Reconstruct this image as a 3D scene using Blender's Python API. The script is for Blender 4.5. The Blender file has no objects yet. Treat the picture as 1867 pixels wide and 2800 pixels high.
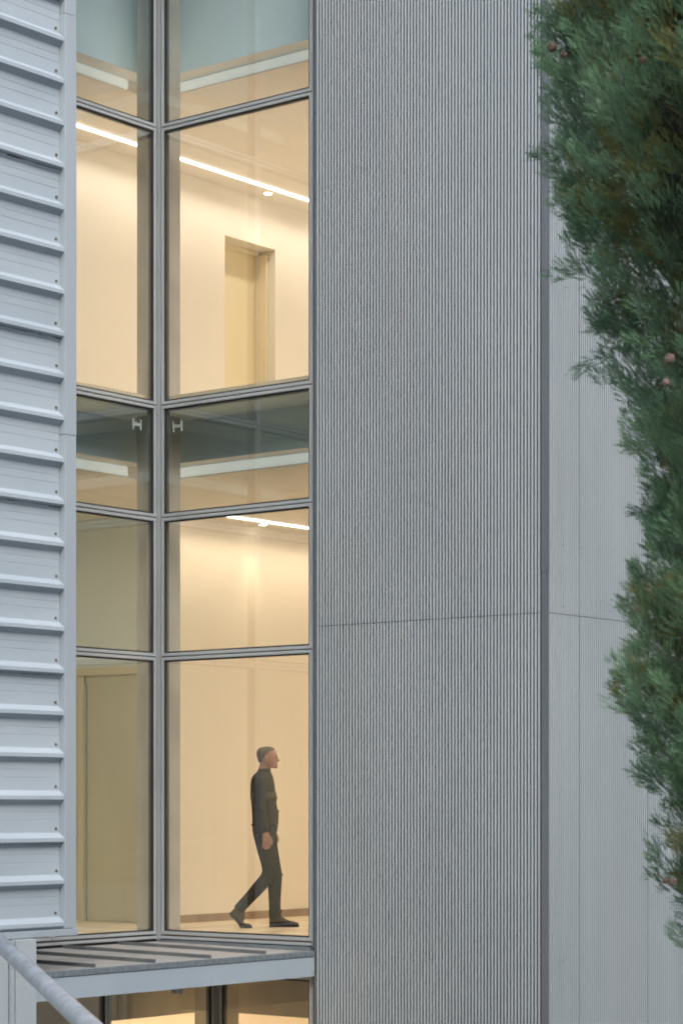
import bpy, bmesh, math, random
import numpy as np
from mathutils import Vector, Matrix
random.seed(7)
rng = np.random.default_rng(7)
R = math.radians
S = bpy.context.scene
COL = S.collection
E = 4.5                      # eye height above the lower ground
CA, SA = math.cos(R(38.33)), math.sin(R(38.33))

# ------------------------------------------------------------------ camera
cd = bpy.data.cameras.new('camera')
cam = bpy.data.objects.new('camera', cd)
COL.objects.link(cam)
cam.location = (0, 0, E)
cam.rotation_euler = (R(90), 0, R(38.33))
cd.sensor_fit = 'VERTICAL'
cd.sensor_height = 36.0
cd.sensor_width = 24.0
cd.lens = 36.0 * 6325 / 2800
cd.shift_y = (2200 - 1400) / 2800
cd.clip_end = 800
cd.dof.use_dof = True
cd.dof.focus_distance = 18.5
cd.dof.aperture_fstop = 13.0
S.camera = cam

# ------------------------------------------------------------------ world, sun, exposure
SUN_EL, SUN_AZ = R(38), R(130)      # azimuth measured so that the light comes from behind the camera
w = bpy.data.worlds.new('World'); S.world = w; w.use_nodes = True
nt = w.node_tree; nt.nodes.clear()
out = nt.nodes.new('ShaderNodeOutputWorld'); bg = nt.nodes.new('ShaderNodeBackground')
sky = nt.nodes.new('ShaderNodeTexSky'); sky.sky_type = 'NISHITA'; sky.sun_disc = False
sky.sun_elevation = SUN_EL; sky.sun_rotation = SUN_AZ
sky.air_density = 1.0; sky.dust_density = 3.0; sky.ozone_density = 1.0
nt.links.new(sky.outputs[0], bg.inputs[0]); bg.inputs[1].default_value = 0.15
nt.links.new(bg.outputs[0], out.inputs[0])
sl = bpy.data.lights.new('sun', 'SUN'); sl.energy = 0.8; sl.angle = R(60); sl.color = (1, .98, .95)
sun = bpy.data.objects.new('sun', sl); COL.objects.link(sun)
sdir = Vector((math.sin(SUN_AZ) * math.cos(SUN_EL), math.cos(SUN_AZ) * math.cos(SUN_EL), math.sin(SUN_EL)))
sun.rotation_euler = sdir.to_track_quat('Z', 'Y').to_euler()
sun.location = (0, -10, 20)
S.view_settings.view_transform = 'Standard'; S.view_settings.look = 'None'
S.view_settings.exposure = 1.47; S.view_settings.gamma = 1.0
S.view_settings.use_curve_mapping = False
S.cycles.use_denoising = True; S.cycles.denoising_prefilter = 'ACCURATE'; S.cycles.filter_width = 2.0; S.cycles.use_adaptive_sampling = False
S.cycles.max_bounces = 10; S.cycles.diffuse_bounces = 5; S.cycles.glossy_bounces = 5
S.cycles.transparent_max_bounces = 24; S.cycles.transmission_bounces = 6
S.cycles.caustics_reflective = False; S.cycles.caustics_refractive = False
S.cycles.sample_clamp_indirect = 4.0

# ------------------------------------------------------------------ materials
def mat(name, c1, c2=None, rough=.5, metal=0., scale=(3, 3, 3), bump=0., bscale=60., detail=4., spec=.5, rvar=.0, lo=.35, hi=.65, extra=None):
    m = bpy.data.materials.new(name); m.use_nodes = True
    n = m.node_tree.nodes; l = m.node_tree.links
    p = n['Principled BSDF']
    tc = n.new('ShaderNodeTexCoord'); mp = n.new('ShaderNodeMapping'); mp.inputs['Scale'].default_value = scale
    geo = n.new('ShaderNodeNewGeometry')
    l.new(geo.outputs['Position'], mp.inputs[0])
    nz = n.new('ShaderNodeTexNoise'); nz.inputs['Scale'].default_value = 1.0; nz.inputs['Detail'].default_value = detail
    l.new(mp.outputs[0], nz.inputs['Vector'])
    cr = n.new('ShaderNodeValToRGB')
    cr.color_ramp.elements[0].position = lo; cr.color_ramp.elements[1].position = hi
    cr.color_ramp.elements[0].color = (*c1, 1); cr.color_ramp.elements[1].color = (*(c2 or c1), 1)
    l.new(nz.outputs[0], cr.inputs[0]); l.new(cr.outputs[0], p.inputs['Base Color'])
    p.inputs['Roughness'].default_value = rough; p.inputs['Metallic'].default_value = metal
    p.inputs['Specular IOR Level'].default_value = spec
    if rvar:
        mr = n.new('ShaderNodeMapRange'); mr.inputs[3].default_value = rough - rvar; mr.inputs[4].default_value = rough + rvar
        l.new(nz.outputs[0], mr.inputs[0]); l.new(mr.outputs[0], p.inputs['Roughness'])
    if bump:
        n2 = n.new('ShaderNodeTexNoise'); n2.inputs['Scale'].default_value = bscale; n2.inputs['Detail'].default_value = 3
        l.new(geo.outputs['Position'], n2.inputs['Vector'])
        b = n.new('ShaderNodeBump'); b.inputs['Strength'].default_value = bump; b.inputs['Distance'].default_value = .004
        l.new(n2.outputs[0], b.inputs['Height']); l.new(b.outputs[0], p.inputs['Normal'])
    if extra: extra(m, n, l, p, cr, geo)
    return m

def stain(color, zscale, thr, sc=(1.2, 1.2, .35), amt=.5):
    """weathering streaks mixed over the ramp colour"""
    def f(m, n, l, p, cr, geo):
        mp = n.new('ShaderNodeMapping'); mp.inputs['Scale'].default_value = sc
        l.new(geo.outputs['Position'], mp.inputs[0])
        nz = n.new('ShaderNodeTexNoise'); nz.inputs['Scale'].default_value = zscale; nz.inputs['Detail'].default_value = 8; nz.inputs['Roughness'].default_value = .65
        l.new(mp.outputs[0], nz.inputs['Vector'])
        r = n.new('ShaderNodeMapRange'); r.inputs[1].default_value = thr; r.inputs[2].default_value = thr + .2; r.inputs[4].default_value = amt
        l.new(nz.outputs[0], r.inputs[0])
        mx = n.new('ShaderNodeMixRGB'); mx.inputs[2].default_value = (*color, 1)
        l.new(r.outputs[0], mx.inputs[0]); l.new(cr.outputs[0], mx.inputs[1]); l.new(mx.outputs[0], p.inputs['Base Color'])
    return f

M = {}
M['siding'] = mat('siding_paint', (.325, .39, .44), (.37, .435, .485), rough=.45, metal=.1, scale=(.8, .8, 2.5), bump=.06, bscale=9, extra=stain((.25, .28, .29), 2.0, .56, sc=(1.2, 1.2, .8), amt=.28))
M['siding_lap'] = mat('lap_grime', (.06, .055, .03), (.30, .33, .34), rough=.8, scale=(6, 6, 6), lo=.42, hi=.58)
M['trim'] = mat('light_trim', (.30, .355, .395), (.33, .385, .425), rough=.42, metal=.1, scale=(1, 1, .6), bump=.03, bscale=6, extra=stain((.35, .36, .35), 3, .6, amt=.35))
M['flute'] = mat('fluted_metal', (.31, .365, .395), (.34, .395, .425), rough=.45, metal=.12, scale=(1.2, 1.2, .4), bump=.02, bscale=12, extra=stain((.33, .345, .35), 1.5, .55, sc=(1.2, 1.2, .3), amt=.4))
M['groove'] = mat('groove_shade', (.095, .090, .090), (.11, .105, .103), rough=.7)  # shade of the deep grooves put into a darker colour
M['darktrim'] = mat('dark_trim', (.17, .19, .215), (.20, .22, .25), rough=.34, metal=.6, scale=(1, 1, .5))
M['alu'] = mat('aluminium_frame', (.37, .415, .445), (.42, .465, .495), rough=.38, metal=.35, scale=(2, 2, 2), bump=.02, bscale=30)
M['aluin'] = mat('inner_frame', (.085, .09, .09), (.11, .11, .11), rough=.45, metal=.3)
M['gasket'] = mat('rubber', (.012, .013, .014), rough=.6)
M['bulk'] = mat('bulkhead_paint', (.62, .78, .85), (.64, .80, .87), rough=.85)
M['bulk2'] = mat('bulkhead_paint_lifted', (.70, .82, .86), (.72, .84, .88), rough=.85)  # same bulkhead paint, lightened to make up for weak daylight
M['white'] = mat('plaster_white', (.84, .84, .82), (.86, .86, .84), rough=.9, scale=(1, 1, 1), bump=.04, bscale=25)
M['ceil'] = mat('ceiling_paint', (.80, .77, .73), (.82, .79, .75), rough=.9)
M['wall'] = mat('cream_wall', (.75, .705, .635), (.78, .735, .665), rough=.9, scale=(.6, .6, .6), bump=.03, bscale=20)
M['pale'] = mat('pale_wall', (.66, .70, .65), (.69, .73, .68), rough=.9, scale=(.6, .6, .6))
M['column'] = mat('column_concrete', (.38, .36, .33), (.45, .43, .39), rough=.8, scale=(3, 3, 3), detail=8)
M['door'] = mat('door_laminate', (.42, .40, .29), (.46, .44, .32), rough=.55, scale=(3, 3, .6))
M['doorframe'] = mat('door_frame_paint', (.50, .45, .31), (.53, .48, .34), rough=.5)
M['steelp'] = mat('brushed_steel', (.55, .56, .55), rough=.3, metal=.9)
M['updoor'] = mat('upper_door', (.74, .66, .46), (.77, .69, .49), rough=.6, scale=(2, 2, .5))
M['floor'] = mat('floor_tile', (.66, .56, .42), (.72, .62, .47), rough=.35, scale=(4, 4, 4), detail=6, rvar=.06)
M['skirt'] = mat('skirting_stone', (.26, .19, .14), (.34, .25, .18), rough=.5, scale=(9, 9, 9))
M['zinc'] = mat('zinc_sheet', (.22, .225, .23), (.34, .345, .35), rough=.55, metal=.25, scale=(7, 2, 7), detail=8, lo=.3, hi=.7, extra=stain((.20, .19, .18), 5, .5, sc=(1, 3, 1), amt=.55))
M['seam'] = mat('zinc_seam', (.12, .14, .155), (.17, .19, .205), rough=.5, metal=.4, scale=(8, 8, 8))
M['edge'] = mat('zinc_edge', (.15, .185, .21), (.22, .26, .28), rough=.5, metal=.4, scale=(4, 25, 10), detail=6)
M['fascia'] = mat('fascia_paint', (.28, .345, .395), (.30, .365, .415), rough=.5, metal=.05, scale=(2, 2, 2), bump=.05, bscale=14, extra=stain((.36, .42, .45), 3, .6, amt=.3))
M['post'] = mat('post_paint', (.29, .34, .365), (.33, .38, .405), rough=.5, scale=(2, 2, 1), extra=stain((.35, .37, .36), 3, .55, amt=.4))
M['galv'] = mat('galvanised_steel', (.42, .44, .45), (.62, .64, .65), rough=.42, metal=.55, scale=(16, 16, 16), detail=6, rvar=.1, bump=.06, bscale=80)
M['screw'] = mat('screw_rust', (.10, .08, .05), (.16, .12, .08), rough=.7, scale=(40, 40, 40))
M['screw2'] = mat('screw_dark', (.10, .11, .12), rough=.4, metal=.7)
M['ground'] = mat('paved_yard', (.13, .13, .125), (.18, .175, .17), rough=.9, scale=(2, 2, 2), bump=.3, bscale=90)
M['paving'] = mat('concrete_terrace', (.28, .27, .25), (.36, .35, .33), rough=.85, scale=(1.5, 1.5, 1.5), bump=.2, bscale=60)
M['concrete'] = mat('concrete', (.30, .30, .29), (.38, .38, .37), rough=.85)
M['skin'] = mat('skin', (.34, .19, .15), (.39, .225, .18), rough=.55, scale=(20, 20, 20))
M['hair'] = mat('grey_hair', (.08, .065, .055), (.17, .145, .13), rough=.8, scale=(60, 60, 60))
M['jacket'] = mat('dark_jacket', (.014, .010, .009), (.028, .020, .017), rough=.75, scale=(18, 18, 18), bump=.5, bscale=22)
M['band'] = mat('olive_band', (.055, .043, .018), (.07, .055, .022), rough=.8)
M['trouser'] = mat('dark_trousers', (.013, .010, .009), (.026, .020, .018), rough=.85, scale=(30, 30, 30), bump=.5, bscale=18)
M['shoe'] = mat('suede_boot', (.045, .034, .026), (.075, .058, .045), rough=.85, scale=(60, 60, 60))
M['sole'] = mat('boot_sole', (.02, .017, .015), rough=.7)
M['bark'] = mat('bark', (.10, .07, .05), (.17, .13, .10), rough=.9, scale=(20, 20, 5), bump=.6, bscale=30)
M['cone'] = mat('cone_wood', (.07, .045, .034), (.20, .155, .13), rough=.7, scale=(60, 60, 60))
M['plastic'] = mat('clear_bracket', (.60, .66, .66), rough=.2)

def emis(name, c, s):
    m = bpy.data.materials.new(name); m.use_nodes = True
    p = m.node_tree.nodes['Principled BSDF']
    p.inputs['Base Color'].default_value = (.8, .8, .8, 1)
    p.inputs['Emission Color'].default_value = (*c, 1); p.inputs['Emission Strength'].default_value = s
    return m
M['led'] = emis('led_diffuser', (1, .90, .78), 2.2)
M['cove'] = emis('cove_glow', (.92, 1, .92), .15)
M['spot'] = emis('spot_lens', (1, .88, .68), 5.0)

def glass():
    m = bpy.data.materials.new('window_glass'); m.use_nodes = True
    n = m.node_tree.nodes; l = m.node_tree.links; n.clear()
    o = n.new('ShaderNodeOutputMaterial'); mx = n.new('ShaderNodeMixShader'); tr = n.new('ShaderNodeBsdfTransparent')
    gl = n.new('ShaderNodeBsdfGlossy'); fr = n.new('ShaderNodeFresnel'); ml = n.new('ShaderNodeMath')
    geo = n.new('ShaderNodeNewGeometry'); mp = n.new('ShaderNodeMapping'); mp.inputs['Scale'].default_value = (14, 14, 1.1)
    nz = n.new('ShaderNodeTexNoise'); nz.inputs['Scale'].default_value = 1; nz.inputs['Detail'].default_value = 7
    l.new(geo.outputs['Position'], mp.inputs[0]); l.new(mp.outputs[0], nz.inputs['Vector'])
    rmp = n.new('ShaderNodeValToRGB')      # dried rain streaks, very faint
    rmp.color_ramp.elements[0].position = .40; rmp.color_ramp.elements[1].position = .68
    rmp.color_ramp.elements[0].color = (.970, .988, .980, 1); rmp.color_ramp.elements[1].color = (.966, .984, .976, 1)
    l.new(nz.outputs[0], rmp.inputs[0]); l.new(rmp.outputs[0], tr.inputs[0])
    n.remove(fr); n.remove(ml)
    dt = n.new('ShaderNodeVectorMath'); dt.operation = 'DOT_PRODUCT'
    l.new(geo.outputs['Incoming'], dt.inputs[0]); l.new(geo.outputs['Normal'], dt.inputs[1])
    def mt(op, x, y=None):
        q = n.new('ShaderNodeMath'); q.operation = op; q.use_clamp = False
        for i, t_ in enumerate((x, y)):
            if t_ is None: continue
            if isinstance(t_, (int, float)): q.inputs[i].default_value = t_
            else: l.new(t_, q.inputs[i])
        return q.outputs[0]
    sch = mt('POWER', mt('SUBTRACT', 1.0, mt('ABSOLUTE', dt.outputs['Value'])), 5.0)
    fac = mt('ADD', mt('MULTIPLY', sch, .9), .10)      # two panes of double glazing
    gl.inputs['Roughness'].default_value = 0.0; gl.inputs['Color'].default_value = (.90, .97, 1, 1)
    l.new(fac, mx.inputs[0])
    l.new(tr.outputs[0], mx.inputs[1]); l.new(gl.outputs[0], mx.inputs[2]); l.new(mx.outputs[0], o.inputs[0])
    return m
M['glass'] = glass()

def foliage():
    m = bpy.data.materials.new('cypress_foliage'); m.use_nodes = True
    n = m.node_tree.nodes; l = m.node_tree.links; p = n['Principled BSDF']
    a = n.new('ShaderNodeAttribute'); a.attribute_name = 'tint'; a.attribute_type = 'GEOMETRY'
    l.new(a.outputs['Color'], p.inputs['Base Color'])
    p.inputs['Roughness'].default_value = .6; p.inputs['Specular IOR Level'].default_value = .25
    t_ = n.new('ShaderNodeBsdfTranslucent'); l.new(a.outputs['Color'], t_.inputs[0]); mx = n.new('ShaderNodeAddShader')
    o = n['Material Output']; l.new(p.outputs[0], mx.inputs[0]); l.new(t_.outputs[0], mx.inputs[1]); l.new(mx.outputs[0], o.inputs[0])
    return m
M['leaf'] = foliage()

# ------------------------------------------------------------------ helpers
class MB:
    def __init__(s): s.v = []; s.f = []; s.m = []
    def add(s, vs, fs, mi=0):
        k = len(s.v); s.v += [tuple(x) for x in vs]; s.f += [tuple(i + k for i in f) for f in fs]; s.m += [mi] * len(fs); return s
    def box(s, x0, x1, y0, y1, z0, z1, mi=0):
        if x0 > x1: x0, x1 = x1, x0
        if y0 > y1: y0, y1 = y1, y0
        if z0 > z1: z0, z1 = z1, z0
        v = [(x0, y0, z0), (x1, y0, z0), (x1, y1, z0), (x0, y1, z0), (x0, y0, z1), (x1, y0, z1), (x1, y1, z1), (x0, y1, z1)]
        return s.add(v, [(3, 2, 1, 0), (4, 5, 6, 7), (0, 1, 5, 4), (1, 2, 6, 5), (2, 3, 7, 6), (3, 0, 4, 7)], mi)
    def cyl(s, a, b, r0, r1=None, n=16, cap=True, mi=0):
        a = Vector(a); b = Vector(b); r1 = r0 if r1 is None else r1
        d = (b - a).normalized(); t = d.orthogonal().normalized(); q = d.cross(t)
        vs = []
        for c, r in ((a, r0), (b, r1)):
            for i in range(n):
                an = 2 * math.pi * i / n; vs.append(c + t * (math.cos(an) * r) + q * (math.sin(an) * r))
        fs = [(i, (i + 1) % n, n + (i + 1) % n, n + i) for i in range(n)]
        if cap: fs += [tuple(range(n))[::-1], tuple(range(n, 2 * n))]
        return s.add(vs, fs, mi)
    def loft(s, rings, cap=True, mi=0):
        n = len(rings[0]); vs = [p for r in rings for p in r]; fs = []
        for k in range(len(rings) - 1):
            for i in range(n):
                j = (i + 1) % n; fs.append((k * n + i, k * n + j, (k + 1) * n + j, (k + 1) * n + i))
        if cap: fs += [tuple(range(n))[::-1], tuple(range((len(rings) - 1) * n, len(rings) * n))]
        return s.add(vs, fs, mi)
    def build(s, name, mats, parent=None, smooth=False, bevel=0., **pr):
        me = bpy.data.meshes.new(name); me.from_pydata(s.v, [], s.f); me.update()
        for mm in (mats if isinstance(mats, (list, tuple)) else [mats]): me.materials.append(mm)
        me.polygons.foreach_set('material_index', s.m)
        if smooth: me.polygons.foreach_set('use_smooth', [True] * len(me.polygons))
        o = bpy.data.objects.new(name, me); COL.objects.link(o)
        if parent: o.parent = parent; o.matrix_parent_inverse = Matrix.Translation(-parent.location) if not parent.rotation_euler[2] else parent.matrix_basis.inverted()
        if bevel:
            b = o.modifiers.new('bevel', 'BEVEL'); b.width = bevel; b.segments = 2; b.limit_method = 'ANGLE'; b.angle_limit = R(40)
        for k, val in pr.items(): o[k] = val
        return o

def zz(z): return z + E
def tag(o, label, cat, group=None):
    o['label'] = label; o['category'] = cat
    if group: o['group'] = group
    return o
def thing(name, loc, label, cat, group=None):
    o = bpy.data.objects.new(name, None); COL.objects.link(o); o.location = loc; o.empty_display_size = .2
    return tag(o, label, cat, group)
def struct(o): o['kind'] = 'structure'; return o
def cp(o, parent, dx):
    c = o.copy(); COL.objects.link(c); c.parent = parent; c.location = Vector(o.location) + Vector(dx); return c

# plan constants (u = x, v = y of the building axes)
CU, CV = -13.53, 14.59          # inner glass corner
UR = -11.839                    # right end of the glass
UF = -11.77                     # canopy front / corrugated left edge
VB = 14.56                      # corrugated front plane
UE = -9.554                     # outer corner of the corrugated block
US = -11.80                     # flashing face of the ribbed wing
UP = -11.86                     # pan plane of the ribbed wing
VE = 11.857                     # end of the ribbed wing
TOP = zz(9.3)
FL, FU = zz(-1.195), zz(3.52)   # floors
ZC1, ZC2 = zz(2.92), zz(6.37)   # ceilings

# ------------------------------------------------------------------ ground and terrace
g = MB().add([(-300, -300, 0), (300, -300, 0), (300, 300, 0), (-300, 300, 0)], [(0, 1, 2, 3)]).build('ground', M['ground']); struct(g)
# terrace on which the camera, guardrail and cypress stand, built in the camera's plan axes (X right, Y forward)
def cw(X, Z, z): return (X * CA - Z * SA, X * SA + Z * CA, z)
TZ = zz(-1.62)
t = MB()
pl = [(-1.75, -8), (9, -8), (9, 9.3), (-1.75, 9.3)]
t.loft([[cw(x, y, 0) for x, y in pl], [cw(x, y, TZ) for x, y in pl]])
struct(t.build('terrace', M['paving']))

# unseen ridge ring, added to block the low sky and darken reflections
hv = []; hf = []; NH = 420
for i in range(NH):
    a_ = 2 * math.pi * i / NH
    hh = 51 + .5 * math.sin(a_ * 3 + 1) + .4 * math.sin(a_ * 37) + random.uniform(-.35, .35)
    for (r_, z_) in ((62, -.5), (66, hh * .55), (74, hh * .9), (90, hh), (130, hh * .8), (260, -.5)):
        hv.append((math.cos(a_) * (r_ + random.uniform(-.5, .5)), math.sin(a_) * (r_ + random.uniform(-.5, .5)), z_ + random.uniform(-.6, .6) * (z_ > 0)))
for i in range(NH):
    j = (i + 1) % NH
    for k in range(5): hf.append((i * 6 + k, j * 6 + k, j * 6 + k + 1, i * 6 + k + 1))
struct(MB().add(hv, hf).build('sky_block_ring', mat('sky_block_green', (.10, .135, .115), (.13, .165, .14), rough=.95, scale=(.4, .4, .4), detail=10)))

# ------------------------------------------------------------------ ribbed wing (left)
wing = thing('ribbed_wing', (US, VE, zz(-.94)), 'pale blue-grey building wing with horizontal ribbed metal siding, at the left edge', 'building wing')
def rib_profile(z):     # bottom to top, (outward, z)
    return [(0, z - .036), (.050, z), (.050, z + .027), (.005, z + .060), (0, z + .066), (0, z + .150), (-.0025, z + .153), (0, z + .156), (0, z + .206), (-.0025, z + .209), (0, z + .212)]
V0 = 3.0; VP = 11.745
PITCH = .3012
k = 0; first = True
# sheets of four ribs, lapping on a rib
bounds = [(0, 2)] + [(2 + 4 * i, 6 + 4 * i) for i in range(8)]
for (a, b) in bounds:
    pr = []
    off = random.uniform(0, .0015)
    for q in range(a, b): pr += rib_profile(zz(-.867 + PITCH * q))
    zt = zz(-.867 + PITCH * b)
    pr.append((0, zt - .040)); pr.append((.028, zt - .0165))
    nseg = 14
    vs = []; fs = []
    for s_ in range(nseg + 1):
        v = V0 + (VP - V0) * s_ / nseg
        for (p, z) in pr:
            wob = .0016 * math.sin(v * 1.7 + z * 3.1) + .001 * math.sin(v * 5.3 + z * 7)
            vs.append((UP + p + off + (wob if p < .01 else wob * .5), v, z))
    n = len(pr)
    for s_ in range(nseg):
        for i in range(n - 1):
            fs.append((s_ * n + i, (s_ + 1) * n + i, (s_ + 1) * n + i + 1, s_ * n + i + 1))
    MB().add(vs, fs).build('siding_panel', M['siding'], wing)
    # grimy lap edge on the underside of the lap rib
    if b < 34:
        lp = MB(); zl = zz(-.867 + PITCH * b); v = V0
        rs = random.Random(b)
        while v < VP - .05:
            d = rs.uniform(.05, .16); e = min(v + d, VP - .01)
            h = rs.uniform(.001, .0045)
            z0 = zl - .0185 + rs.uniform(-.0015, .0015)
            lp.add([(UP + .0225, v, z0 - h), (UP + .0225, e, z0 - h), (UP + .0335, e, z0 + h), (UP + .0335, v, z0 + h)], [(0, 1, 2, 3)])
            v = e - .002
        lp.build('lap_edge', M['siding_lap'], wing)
# screws, one at each rib beside the corner trim
scr = None
for q in range(0, 33):
    z = zz(-.867 + PITCH * q) + .092
    vq = VP - .035 + random.uniform(-.006, .006)
    if scr is None:
        mb = MB().cyl((0, 0, 0), (.004, 0, 0), .011, n=12).cyl((.004, 0, 0), (.013, 0, 0), .008, .006, n=6)
        scr = mb.build('screw', M['screw']); scr.parent = wing; scr.location = Vector((UP + .001, vq, z)) - wing.location
    else:
        c = scr.copy(); COL.objects.link(c); c.parent = wing; c.location = Vector((UP + .001, vq, z)) - wing.location
# corner trim in three lengths
zj = [zz(-.887), zz(2.648), zz(5.66), TOP]
for i in range(3):
    o = .0015 * (i % 2)
    mb = MB().box(UP - .02, US + o, VP + .002 - o, VE + o, zj[i] + .0015, zj[i + 1] - .0015)
    mb.build('corner_trim', M['trim'], wing, bevel=.0025)
mb = MB().box(UP - .10, US + .006, V0, VE + .008, zz(-.938), zz(-.889)); mb.build('bottom_trim', M['trim'], wing, bevel=.003)
mb = MB().box(UP - .02, US + .0085, VE - .03, VE + .0115, zz(-.934), zz(-.892)); mb.build('trim_end_cap', M['trim'], wing)
MB().box(-19.2, UP - .021, 3.0, VE - .002, zz(-.93), TOP - .05).build('wing_body', M['siding'], wing)
MB().box(-19.25, US + .03, 2.9, VE + .03, TOP + .003, TOP + .2).build('wing_roof', M['darktrim'], wing)

# post and base wall below the wing
pst = thing('corner_post', (UF + .02, 11.32, 0), 'pale grey painted square post below the ribbed wing, behind the handrail', 'post')
MB().box(-11.97, UF + .015, 11.225, 11.42, 0.0, zz(-.942)).build('shaft', M['post'], pst, bevel=.004)
MB().box(-11.99, UF + .03, 11.20, 11.44, 0.001, .02).build('base_plate', M['galv'], pst)
bw = thing('base_wall', (-11.9, 8, 0), 'pale blue-grey sheet wall under the ribbed wing, left of the square post', 'wall')
for i in range(7):
    a = 11.195 - i * 1.15
    MB().box(-12.0, -11.80, a - 1.147, a, 0.0, zz(-.942)).build('wall_panel', M['post'], bw, bevel=.004)
MB().box(-11.80, UF + .012, 11.197, 11.214, 0.0, zz(-.945)).build('edge_fold', M['trim'], bw, bevel=.004)

# ------------------------------------------------------------------ glazed bay
bay = thing('glazed_bay', (CU, CV, zz(-1.15)), 'tall two-storey glass wall folded into an inner corner, aluminium frames, warm light inside', 'glass wall')
def window(bayo, axis, a0, a1, z0, z1, plane, name='window'):
    """axis 'u': pane runs along u at v=plane, outside is -v ; axis 'v': pane runs along v at u=plane, outside is +u"""
    g_ = .0045; fw = .026; gk = .013
    a0 += g_; a1 -= g_; z0 += g_; z1 -= g_
    def bx(mb, s0, s1, d0, d1, h0, h1):     # d = depth behind the front face
        if axis == 'u': mb.box(s0, s1, plane + d0, plane + d1, h0, h1)
        else: mb.box(plane - d1, plane - d0, s0, s1, h0, h1)
        return mb
    def ring(mb, o0, o1, p0, p1, wd, d0, d1):
        bx(mb, o0, o0 + wd, d0, d1, p0, p1); bx(mb, o1 - wd, o1, d0, d1, p0, p1)
        bx(mb, o0 + wd, o1 - wd, d0, d1, p0, p0 + wd); bx(mb, o0 + wd, o1 - wd, d0, d1, p1 - wd, p1)
    f = MB(); ring(f, a0, a1, z0, z1, fw, 0, .030)
    F = f.build(name, M['alu'], bayo, bevel=.0018)
    f = MB(); ring(f, a0 + .002, a1 - .002, z0 + .002, z1 - .002, .034, .031, .062)
    o = f.build('inner_frame', M['aluin'], F); o.matrix_parent_inverse = Matrix.Identity(4); o.location = -Vector(bayo.location) + Vector(bayo.location)
    k = MB(); ring(k, a0 + fw + .0005, a1 - fw - .0005, z0 + fw + .0005, z1 - fw - .0005, gk, .010, .0305)
    o2 = k.build('gasket', M['gasket'], F)
    p = MB(); bx(p, a0 + fw + .004, a1 - fw - .004, .018, .026, z0 + fw + .004, z1 - fw - .004)
    o3 = p.build('pane', M['glass'], F)
    for q in (o, o2, o3):
        q.matrix_parent_inverse = Matrix.Identity(4); q.location = (0, 0, 0)
    return F
ZR = [zz(z) for z in (-1.113, 1.264, 2.457, 3.419, 5.797, 8.18)]
CP = .024
for i in range(5):
    window(bay, 'u', CU + CP, UR, ZR[i], ZR[i + 1], CV)
    window(bay, 'v', 13.32, CV - CP, ZR[i], ZR[i + 1], CU)
    window(bay, 'v', VE + .01, 13.32, ZR[i], ZR[i + 1], CU)
# dark backing in the joints between the units
jb = MB()
for i in range(1, 5):
    jb.box(CU + .02, UR, CV + .020, CV + .12, ZR[i] - .0044, ZR[i] + .0044); jb.box(CU - .12, CU - .020, VE, CV - .02, ZR[i] - .0044, ZR[i] + .0044)
jb.box(CU - .12, CU - .02, 13.3156, 13.3244, ZR[0], ZR[5])
jb.build('joint_backing', M['gasket'], bay)
cpst = MB().box(CU - .13, CU + .006, CV - .006, CV + .13, zz(-1.16), zz(3.33))
cpst.box(CU + .006, CU + .018, CV - .014, CV - .006, zz(-1.16), zz(3.33)).box(CU + .006, CU + .014, CV - .006, CV + .02, zz(-1.16), zz(3.33)).box(CU - .02, CU + .006, CV - .016, CV - .006, zz(-1.16), zz(3.33))
cpst.build('corner_mullion', M['alu'], bay, bevel=.0015)
cpst = MB().box(CU - .13, CU + .007, CV - .007, CV + .13, zz(3.335), zz(8.3))
cpst.box(CU + .007, CU + .018, CV - .014, CV - .007, zz(3.335), zz(8.3)).box(CU + .007, CU + .014, CV - .007, CV + .02, zz(3.335), zz(8.3)).box(CU - .02, CU + .007, CV - .016, CV - .007, zz(3.335), zz(8.3))
cpst.build('corner_mullion', M['alu'], bay, bevel=.0015)
sb = MB().box(CU + .02, UR + .02, CV - .001, CV + .12, zz(-1.148), zz(-1.124)); sb.build('sill_bar', M['alu'], bay, bevel=.0015)
sb = MB().box(CU - .12, CU + .001, VE, CV - .02, zz(-1.148), zz(-1.124)); sb.build('sill_bar', M['alu'], bay, bevel=.0015)
sb = MB().box(CU, UR + .02, CV + .02, CV + .12, zz(-1.30), zz(-1.149)).box(CU - .12, CU - .02, VE, CV, zz(-1.30), zz(-1.1495)).box(CU - .12, CU - .03, VE, CV, zz(-1.123), zz(-1.118)).box(CU, UR, CV + .03, CV + .12, zz(-1.123), zz(-1.118)); sb.build('sill_packing', M['gasket'], bay)
sb = MB().box(UR + .001, UR + .020, CV - .001, CV + .12, zz(-1.16), zz(8.2)); sb.build('end_frame', M['alu'], bay, bevel=.0015)
# parapet above the glazing
MB().box(CU - .1, UF - .002, CV, CV + .3, zz(8.2), TOP).box(CU - .3, CU, VE + .003, CV + .3, zz(8.2), TOP - .002).build('parapet_panel', M['darktrim'], bay)

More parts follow.
